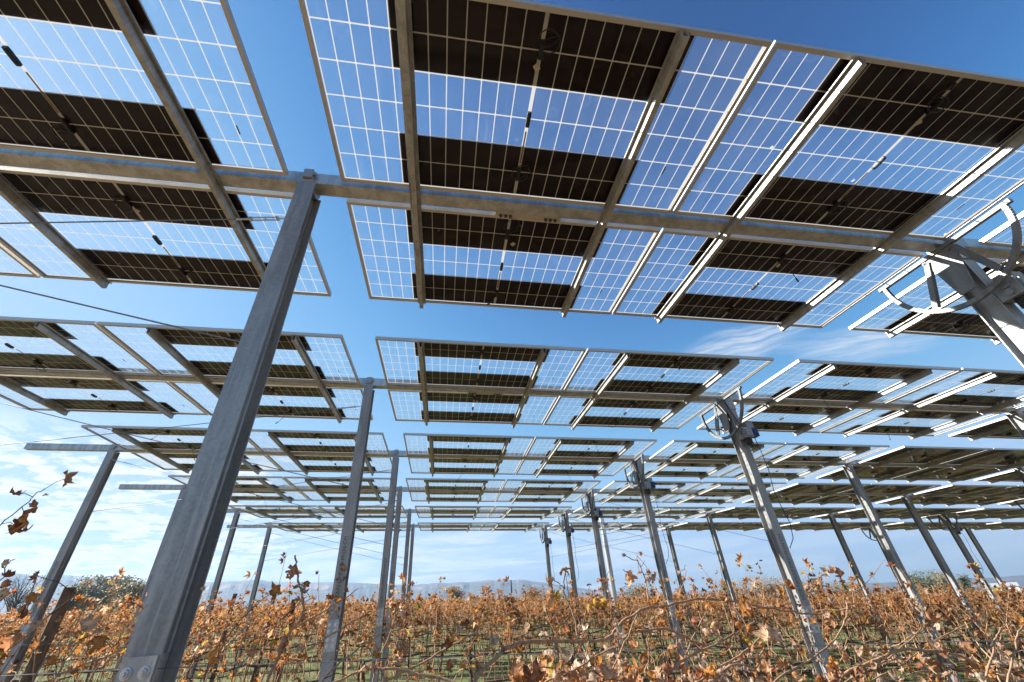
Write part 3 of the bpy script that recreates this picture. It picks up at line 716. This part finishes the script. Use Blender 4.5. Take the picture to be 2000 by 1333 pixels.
# foreground row: canes traced from the photograph at 1.1 to 1.9 m
FG = {
 'far left': dict(x=-.75, canes=[([(-40,1075,1.7),(0,1025),(50,985),(70,965),(88,955,1.7)],.0032),([(-60,1165,1.6),(0,1135),(12,1105),(30,1092,1.6)],.003),
      ([(-30,1250,1.5),(40,1205),(68,1140),(72,1122,1.5)],.003),([(-60,1330,1.4),(30,1260),(110,1190),(165,1150,1.6)],.0035),([(60,1345,1.5),(120,1250),(180,1170,1.7)],.0035),
      ([(100,1345,1.6),(150,1262),(180,1240),(215,1215,1.6)],.003),([(165,1345,1.7),(220,1265),(255,1215),(290,1180,1.8)],.003),([(110,1320,1.6),(190,1290),(245,1265,1.6)],.004)],
      leaves=[(70,990,1.7,28),(42,1026,1.7,36),(28,1032,1.7,28),(91,966,1.7,9),(5,1100,1.6,22),(15,1128,1.6,28),(4,1140,1.6,26),(68,1131,1.5,16),(10,1165,1.5,24),(18,1265,1.3,55),(8,1275,1.3,50),(80,1215,1.5,26),(50,1200,1.5,22),(190,1238,1.6,24),(30,1245,1.45,28),(120,1210,1.6,20)]),
 'beside the big front post': dict(x=.15, canes=[([(523,1345,1.6),(540,1293),(550,1256),(572,1229),(593,1197),(590,1160),(585,1147),(580,1110),(577,1085,1.6)],.0065),([(572,1229,1.6),(640,1190),(700,1150,1.8)],.003),
      ([(600,1271,1.5),(645,1240),(690,1215),(722,1195,1.5)],.0035),([(625,1345,1.4),(705,1264),(782,1215,1.5)],.0042),([(610,1350,1.3),(658,1332),(705,1311),(757,1306),(810,1316),(859,1327),(900,1350,1.3)],.0055),
      ([(400,1345,1.5),(430,1270),(458,1225),(500,1180,1.7)],.0035),([(450,1345,1.5),(500,1262),(560,1200),(600,1165,1.8)],.003),([(385,1345,1.6),(470,1235),(520,1190,1.8)],.0028)],
      leaves=[(567,1130,1.6,22),(578,1104,1.6,11),(578,1150,1.6,18),(592,1143,1.6,11),(594,1158,1.6,20),(583,1170,1.6,14),(588,1262,1.5,24),(590,1285,1.5,24),(584,1300,1.5,22),(540,1254,1.5,12),(530,1256,1.5,10),(407,1244,1.6,9),(585,1325,1.5,22),(425,1262,1.6,14),(702,1253,1.5,14),(720,1256,1.5,12),(650,1290,1.4,12),(395,1152,1.7,14),(500,1250,1.6,14)], yellow={(540,1254),(530,1256),(407,1244)}),
 'below the centre of the view': dict(x=1.05, canes=[([(925,1345,1.15),(971,1281),(1006,1260),(1051,1252),(1107,1253),(1146,1253),(1188,1246),(1216,1215),(1258,1190),(1287,1185),(1335,1176),(1380,1170),(1432,1174),(1480,1185),(1562,1197),(1610,1200,1.7)],.0065),
      ([(745,1345,1.25),(824,1295),(897,1253),(932,1236,1.25)],.0042),([(1128,1246,1.2),(1121,1201),(1104,1166),(1102,1145),(1104,1110,1.2)],.0028),([(1104,1150,1.2),(1088,1138),(1080,1128,1.2)],.002),
      ([(1266,1175,1.35),(1261,1136),(1251,1107),(1245,1095),(1244,1083,1.35)],.0028),([(1245,1096,1.35),(1227,1089),(1218,1083,1.35)],.002),([(1251,1107,1.35),(1260,1095,1.35)],.0016),([(1258,1137,1.35),(1275,1129,1.35)],.0016),
      ([(1000,1345,1.3),(1040,1310),(1085,1305),(1130,1330,1.3)],.004),([(1190,1345,1.2),(1205,1290),(1230,1235),(1245,1200,1.35)],.0035),([(1060,1345,1.25),(1120,1310),(1180,1275),(1220,1260,1.3)],.004),([(1130,1345,1.3),(1140,1300),(1150,1253,1.25)],.003)],
      leaves=[(1111,1120,1.2,16),(1103,1111,1.2,7),(1074,1141,1.2,26),(1073,1158,1.2,22),(1085,1168,1.2,30),(1068,1170,1.25,18),(1095,1152,1.2,14),(1115,1158,1.2,18),(1218,1088,1.35,13),(1254,1083,1.35,12),(1250,1078,1.35,7),(1232,1122,1.35,28),(1226,1118,1.35,20),(1231,1142,1.35,20),(1160,1176,1.3,24),(1176,1174,1.3,22),(1150,1182,1.3,18),(1192,1198,1.3,16),(1210,1190,1.3,15),(910,1222,1.2,30),(920,1215,1.2,26),(900,1228,1.2,20),(885,1250,1.2,32),(872,1262,1.2,26),(885,1290,1.2,16),(968,1258,1.2,32),(980,1265,1.2,26),(955,1268,1.2,20),(1143,1231,1.2,30),(1106,1234,1.2,22),(1205,1250,1.2,30),(1212,1240,1.2,24)], yellow={(1160,1176),(1176,1174),(1150,1182),(1192,1198),(1210,1190)}, blob=(1000,1270,1290,1340,120,1.2)),
 'right of centre': dict(x=1.95, canes=[([(1200,1255,1.3),(1222,1242),(1257,1232),(1300,1229),(1330,1240),(1360,1255),(1387,1265,1.5)],.0055),([(1300,1330,1.25),(1320,1302),(1350,1280),(1407,1254),(1440,1235),(1475,1215,1.5)],.0055),
      ([(1360,1345,1.3),(1372,1327),(1415,1297),(1450,1277),(1490,1242),(1510,1232,1.4)],.0045),([(1395,1345,1.3),(1430,1300),(1475,1304),(1480,1290),(1492,1262,1.4)],.0045),([(1510,1345,1.3),(1545,1310),(1580,1292),(1632,1247),(1653,1205),(1653,1173,1.5)],.0045),
      ([(1380,1170,1.5),(1395,1145),(1397,1120,1.5)],.002),([(1400,1345,1.4),(1425,1300),(1470,1285),(1500,1290,1.4)],.004),([(1335,1345,1.3),(1345,1265),(1385,1185,1.5)],.0035),([(1320,1176,1.5),(1340,1120),(1328,1114,1.5)],.0022)],
      leaves=[(1303,1135,1.5,17),(1326,1117,1.5,9),(1333,1130,1.5,11),(1355,1145,1.5,17),(1325,1160,1.4,22),(1318,1172,1.4,16),(1275,1178,1.3,24),(1295,1195,1.3,26),(1288,1212,1.3,18),(1465,1195,1.4,32),(1455,1188,1.4,26),(1540,1146,1.6,24),(1550,1152,1.6,22),(1515,1152,1.6,26),(1528,1160,1.6,20),(1515,1245,1.35,48),(1500,1240,1.35,40),(1440,1215,1.4,22),(1380,1232,1.4,28),(1395,1218,1.4,22),(1400,1232,1.4,20),(1455,1243,1.35,14),(1462,1252,1.35,18),(1640,1270,1.4,26),(1645,1282,1.4,24),(1614,1205,1.5,22),(1625,1212,1.5,20),(1627,1120,1.7,30),(1615,1118,1.7,22),(1641,1122,1.7,24),(1590,1215,1.5,20)], yellow={(1455,1243),(1462,1252)}, blob=(1300,1255,1640,1340,80,1.3)),
 'at the right edge': dict(x=3.2, canes=[([(1625,1345,1.5),(1650,1317),(1713,1289),(1755,1271),(1818,1271),(1870,1280),(1910,1300,1.5)],.008),([(1650,1345,1.5),(1667,1324),(1720,1296),(1786,1243),(1800,1225,1.6)],.0042),([(1780,1240,1.6),(1800,1285),(1850,1330,1.5)],.003),
      ([(1885,1215,1.6),(1909,1257),(1944,1296),(1965,1345,1.5)],.0042),([(1930,1345,1.4),(1940,1275),(1947,1240),(1961,1226,1.5)],.0055),([(1975,1345,1.4),(1980,1280),(1990,1235),(2010,1215,1.5)],.0055),([(1690,1345,1.5),(1760,1300),(1830,1250),(1900,1215,1.7)],.0035),([(1745,1345,1.5),(1800,1310),(1880,1345,1.5)],.0035),([(1680,1150,1.8),(1700,1130),(1722,1100),(1727,1095,1.8)],.002)],
      leaves=[(1822,1213,1.5,36),(1835,1220,1.5,26),(1850,1180,1.6,18),(1858,1186,1.6,14),(1766,1220,1.5,18),(1764,1232,1.5,14),(1830,1265,1.5,24),(1845,1275,1.5,26),(1995,1215,1.5,22),(1890,1290,1.5,28),(1870,1262,1.5,22),(1780,1240,1.5,18),(1730,1290,1.45,16),(1703,1273,1.45,16),(1690,1215,1.5,16)], blob=(1660,1245,2010,1340,85,1.45)),
}
def interp(poly, k=1.0):
    Ys = [p[2]*k if len(p) > 2 else None for p in poly]; n = len(poly); y0 = Ys[0]; y1 = Ys[-1] or y0
    return [at(p[0], p[1], y0+(y1-y0)*i/(n-1)) for i, p in enumerate(poly)]
def smooth(pts, r, amp):
    out = []
    for i in range(len(pts)-1):
        p0, p1, p2, p3 = pts[max(i-1, 0)], pts[i], pts[i+1], pts[min(i+2, len(pts)-1)]
        for k in range(5):
            t = k/5; out.append(.5*((2*p1)+(p2-p0)*t+(2*p0-5*p1+4*p2-p3)*t*t+(3*p1-p0-3*p2+p3)*t**3)+Vector((r.gauss(0, amp), r.gauss(0, amp), r.gauss(0, amp))))
    return out+[pts[-1]]
for i, (wh, d) in enumerate(FG.items()):
    r = random.Random(900+i); x = d['x']; Yv = 1.72; zg = gz(x, Yv); zc = zg+.86
    o = thing('grapevine', 'close-up grapevine with curled orange-brown leaves and long bare canes, %s' % wh, 'grapevine', (x, Yv, zg), (0, 0, 0), 'grapevines of the nearest row')
    inv = Vector((x, Yv, zg)); mt = MB()
    mt.tube(wob((0, 0, -.08), (0, 0, .84), 7, .012, r), .034, .026, 8)
    for s in (-1, 1): mt.tube(wob((0, 0, .82), (s*.75, 0, .86), 7, .012, r), .020, .012, 7)
    link('trunk', mt.mesh('trunk', BARK, True), o)
    ml = MB(); ks = 1.0 if x < .5 else 1.40
    for (poly, rad) in d['canes']:
        rad *= ks; pts = interp(poly, ks); low = min(pts, key=lambda p: p.z)
        if low is pts[-1] and pts[-1].z < pts[0].z-.02: pts = pts[::-1]
        if poly[0][1] > 1320 or poly[-1][1] > 1320 or poly[0][0] < 0:
            base = Vector((max(x-.7, min(x+.7, pts[0].x+.15)), Yv, zc)); pts = [base, base.lerp(pts[0], .55)+Vector((0, 0, .05))]+pts
        pts = [p-inv for p in smooth(pts, r, .0015)]
        mc = MB(); mc.tube(pts, rad*.70, rad*.42, 7); link('cane', mc.mesh('cane', CANE, True), o)
        for k in range(3, len(pts)-1, 4):       # petioles, tendrils
            if r.random() < .5 and rad > .0029:
                e = pts[k]+Vector((r.gauss(0, .035), r.gauss(0, .035), r.gauss(.01, .035))); ml.tube([pts[k], pts[k].lerp(e, .5)+Vector((0, 0, .008)), e], .0012, .0008, 4, False, (.24, .12, .06))
                if r.random() < .55: add_leaf(ml, e, r.uniform(.012, .025), r, leaf_col(r, PAL_NEAR))
    yel = d.get('yellow', ())
    for (px, py, Yl, s) in d['leaves']:
        p = at(px, py, Yl*ks); dep = (p-Vector((CAM_X, 0, 0))).dot(fwd)
        c = (.62, .36, .03) if (px, py) in yel else leaf_col(r, PAL_NEAR)
        add_leaf(ml, p-inv, s*dep/F_PX*.45, r, c)
    if 'blob' in d:
        xa, ya, xb, yb, n, Yl = d['blob']
        for k in range(n):
            q = (r.uniform(xa, xb), ya+(yb-ya)*math.sqrt(r.random())); p = at(q[0], q[1], Yl*ks+r.uniform(-.02, .40))
            add_leaf(ml, p-inv, r.uniform(.014, .030), r, leaf_col(r, PAL_NEAR))
    link('leaves', ml.mesh('leaves', LEAF, True, False), o)

# the vineyard beyond the separate vines: one mass of far rows
mb = MB(); r = random.Random(5); Yd = 29.6
while Yd < 170:
    xa, xb = -.85*Yd, 1.5*Yd; dens = 34 if Yd < 60 else 16 if Yd < 100 else 8; sz = .07 if Yd < 60 else .11 if Yd < 100 else .17
    for i in range(int((xb-xa)*dens)):
        x = r.uniform(xa, xb); u = r.random(); zz = gz(x, Yd)+.55+1.22*(u**.55)+.10*math.sin(x*1.9+Yd)
        c = leaf_col(r); p = Vector((x, Yd+r.gauss(0, .22), zz)); a = Vector((r.gauss(0, 1), r.gauss(0, 1), r.gauss(0, 1))).normalized(); b = a.orthogonal().normalized(); s = sz*r.uniform(.6, 1.3)
        mb.fan([p-a*s, p-b*s*.7, p+a*s, p+b*s*.7], c)
    for i in range(int((xb-xa)/1.6)):
        x = xa+i*1.6; mb.fan([(x-.03, Yd, gz(x, Yd)-.05), (x+.03, Yd, gz(x, Yd)-.05), (x+.03, Yd, gz(x, Yd)+.9), (x-.03, Yd, gz(x, Yd)+.9)], (.09, .06, .04))
    Yd += 3.1 if Yd < 80 else 4.6
o = link('vineyard', mb.mesh('vineyard', LEAF, False, False)); o['kind'] = 'stuff'; tag(o, 'distant mass of orange-brown vine rows reaching towards the mesa', 'vineyard')
# grass under the rows
mb = MB(); r = random.Random(17)
GC = [((.08, .13, .025), 4), ((.14, .19, .04), 4), ((.22, .19, .08), 3), ((.30, .24, .13), 1.5)]
for i in range(7500):
    Y = 6+30*r.random()**1.3; x = r.uniform(-.75*Y-1, 1.35*Y+2)
    if mnoise.noise(Vector((x*.35, Y*.5, 0))) < -.12: continue
    for k in range(7):
        bx_, by = x+r.gauss(0, .06), Y+r.gauss(0, .06); z = gz(bx_, by)-.02; hh = r.uniform(.06, .2); w = r.uniform(.005, .011); an = r.uniform(0, 3.14); dx, dy = w*math.cos(an), w*math.sin(an)
        mb.fan([(bx_-dx, by-dy, z), (bx_+dx, by+dy, z), (bx_+r.gauss(0, .05), by+r.gauss(0, .05), z+hh)], leaf_col(r, GC))
o = link('grass', mb.mesh('grass', TREELEAF, False, False)); o['kind'] = 'stuff'; tag(o, 'green and straw coloured grass growing between the vine rows', 'grass')

# ------------------------------------------------------------------ far trees, pole, stake, farm building
def tree(px, py_top, wpx, D, kind, label, seed):
    v = ray(px, py_top); h = math.hypot(v.x, v.y); top = Vector((CAM_X+v.x/h*D, v.y/h*D, v.z/h*D)); zg = gz(top.x, top.y)
    H = top.z-zg; W = wpx*(top-Vector((CAM_X, 0, 0))).dot(fwd)/F_PX; r = random.Random(seed)
    o = thing('tree', label, 'tree', (top.x, top.y, zg), (0, 0, 0), 'trees beyond the vineyard')
    mt = MB(); mt.tube(wob((0, 0, -.2), (0, 0, H*.55), 5, W*.01, r), H*.035, H*.018, 7); tips = []
    nl = 26 if kind == 'bare' else 11
    for i in range(nl):
        z0 = H*r.uniform(.22, .55); an = r.uniform(0, 6.28); rad = W*.5*r.uniform(.35, 1); z1 = min(H*.97, z0+H*r.uniform(.18, .5))
        if kind == 'bare' : rad *= .85
        e = Vector((rad*math.cos(an), rad*math.sin(an), z1)); pts = wob((0, 0, z0), e, 5, W*.018, r, -.04*H); mt.tube(pts, H*.011, H*.003, 5, False); tips += pts[2:]
        if kind == 'bare':
            for k in range(7):
                q = pts[r.randint(2, 5)]; e2 = q+Vector((r.gauss(0, W*.10), r.gauss(0, W*.10), r.uniform(.02, .22)*H)); mt.tube([q, q.lerp(e2, .5), e2], H*.0035, H*.0015, 4, False); tips.append(e2)
    mt.tube(wob((0, 0, H*.5), (0, 0, H*.95), 4, W*.02, r), H*.016, H*.004, 5); tips += [Vector((0, 0, H*q)) for q in (.7, .8, .9, .96)]
    link('trunk', mt.mesh('trunk', TRUNK, True), o)
    pal = {'green': [((.15, .17, .075), 3), ((.19, .20, .095), 2), ((.11, .13, .06), 2)], 'grey': [((.24, .25, .17), 3), ((.30, .30, .22), 2), ((.17, .18, .13), 2)],
           'brown': [((.32, .25, .12), 3), ((.25, .21, .10), 2), ((.19, .18, .085), 2)], 'bare': [((.22, .18, .14), 1)], 'tan': [((.38, .29, .17), 3), ((.28, .22, .12), 2), ((.20, .17, .085), 1)]}[kind]
    mc = MB(); n = 60 if kind == 'bare' else 2800; ls = .018*H if kind == 'bare' else max(.05, .024*max(H, W*.6))
    cl = [(t+Vector((r.gauss(0, W*.05), r.gauss(0, W*.05), r.gauss(0, H*.03))), W*r.uniform(.09, .19)) for t in tips for _ in range(1)]
    for i in range(n):
        c, cr = r.choice(cl); p = c+Vector((r.gauss(0, cr), r.gauss(0, cr), r.gauss(0, cr*.75)))
        if p.z > H*1.02 or p.z < .12*H: continue
        a = Vector((r.gauss(0, 1), r.gauss(0, 1), r.gauss(0, 1))).normalized(); b = a.orthogonal().normalized(); s = ls*r.uniform(.6, 1.4)
        mc.fan([p-a*s, p-b*s*.6, p+a*s, p+b*s*.6], leaf_col(r, pal))
    link('crown', mc.mesh('crown', TREELEAF, False, False), o)
tree(62, 1122, 80, 85, 'bare', 'bare pale leafless tree at the far left below the mesa', 1)
tree(196, 1126, 62, 95, 'grey', 'grey-green loose tree left of the big front post, taller of the pair', 2)
tree(232, 1127, 50, 98, 'grey', 'grey-green tree leaning right, next to the taller one at left', 3)
tree(150, 1148, 34, 90, 'green', 'small dark bush peeping up behind the thick wooden post', 4)
tree(272, 1132, 66, 88, 'brown', 'rounded olive-brown bush touching the big front post', 5)
tree(1035, 1147, 40, 70, 'tan', 'rounded tan bush under the right end of the mesa', 6)
tree(885, 1146, 36, 85, 'tan', 'small tan bush rising over the vines at the centre', 7)
tree(1240, 1141, 60, 130, 'brown', 'low olive tree line clump right of the shiny round pole', 8)
tree(1480, 1127, 90, 110, 'tan', 'wide tan tree clump above the vines right of centre', 9)
tree(1528, 1129, 70, 115, 'tan', 'tan tree beside the second row drive post', 10)
tree(1590, 1130, 18, 120, 'green', 'tiny dark conifer just right of the second row drive post', 11)
tree(1420, 1136, 80, 118, 'tan', 'low tan tree clump left of the wide one, right of centre', 16)
tree(1640, 1135, 80, 125, 'brown', 'low olive tree clump just left of the fourth row posts at right', 17)
tree(1795, 1116, 46, 120, 'green', 'dark green tree left of a brown one near the right edge', 12)
tree(1832, 1118, 46, 118, 'brown', 'olive-brown round tree third from the right edge', 13)
tree(1873, 1122, 20, 140, 'green', 'small dark green tree far right between two steel posts', 14)
tree(1772, 1119, 30, 125, 'green', 'narrow green tree beside the third row post at right', 15)
# shiny round pole behind the panels
pt, pb = at(1184, 1008, 19.2), at(1199, 1160, 19.2); zg = gz(pb.x, 19.2)
mb = MB(); mb.tube([(0, 0, -.3), (0, 0, pt.z-zg+.1)], .115, .105, 20); mb.tube([(0, 0, pt.z-zg+.1), (0, 0, pt.z-zg+.14)], .12, .12, 20); 
for zz in (1.6, 2.5, 3.4): mb.tube([(0, 0, zz), (0, 0, zz+.03)], .119, .119, 20)
tag(link('round_pole', mb.mesh('round_pole', BRIGHT, False), None, (pb.x, 19.2, zg)), 'shiny round steel pole standing behind the panels right of centre', 'pole')
p = at(998, 1133, 12.4); zg = gz(p.x, 12.4)
o = thing('marker_stake', 'thin dark stake with black tip standing up from the vines at centre', 'stake', (p.x, 12.4, zg))
mb = MB(); mb.tube([(0, 0, -.2), (0, 0, p.z-zg-.28)], .010, n=6); link('rod', mb.mesh('rod', WIRE), o)
mb = MB(); mb.tube([(0, 0, p.z-zg-.28), (0, 0, p.z-zg)], .015, .012, 8); link('tip', mb.mesh('tip', BLACK), o)
# low farm building far right
v = ray(1955, 1138); h = math.hypot(v.x, v.y); D = 240; bxp, byp = CAM_X+v.x/h*D, v.y/h*D
o = thing('farm_building', 'low white farm building on the horizon at the right edge', 'building', (bxp, byp, gz(bxp, byp)), (0, 0, R(-52)))
WHITE = simple('white_siding', (.74, .74, .72), .7, 0, 2, .06); ROOF = simple('metal_roof', (.45, .45, .46), .5, .3, 2, .1)
hb = v.z/h*D-gz(bxp, byp)
mb = MB(); mb.box(-3.5, 3.5, -3, 3, -.3, hb*.8); link('wall', mb.mesh('wall', WHITE), o)
mb = MB(); mb.prism([(-3.3, hb*.8+.02), (3.3, hb*.8+.02), (0, hb*.8+1.1)], 0, -3.8, 3.8); link('roof', mb.mesh('roof', ROOF), o)
mb = MB(); mb.box(-2, 1.2, -3.06, -3.002, .05, hb*.62); link('door', mb.mesh('door', DARKST), o)

# ------------------------------------------------------------------ air
HAZE = True
if HAZE:
    m, t, o = mat('haze_air')
    pv = t.new('ShaderNodeVolumePrincipled'); pv.inputs['Color'].default_value = (.50, .71, .97, 1); pv.inputs['Density'].default_value = 2.6e-4; pv.inputs['Anisotropy'].default_value = .25
    t.l.new(pv.outputs[0], o.inputs['Volume'])
    mb = MB(); mb.box(-3000, 3000, -3000, 3000, -140, 250)
    hz = link('haze', mb.mesh('haze', m)); hz['kind'] = 'stuff'
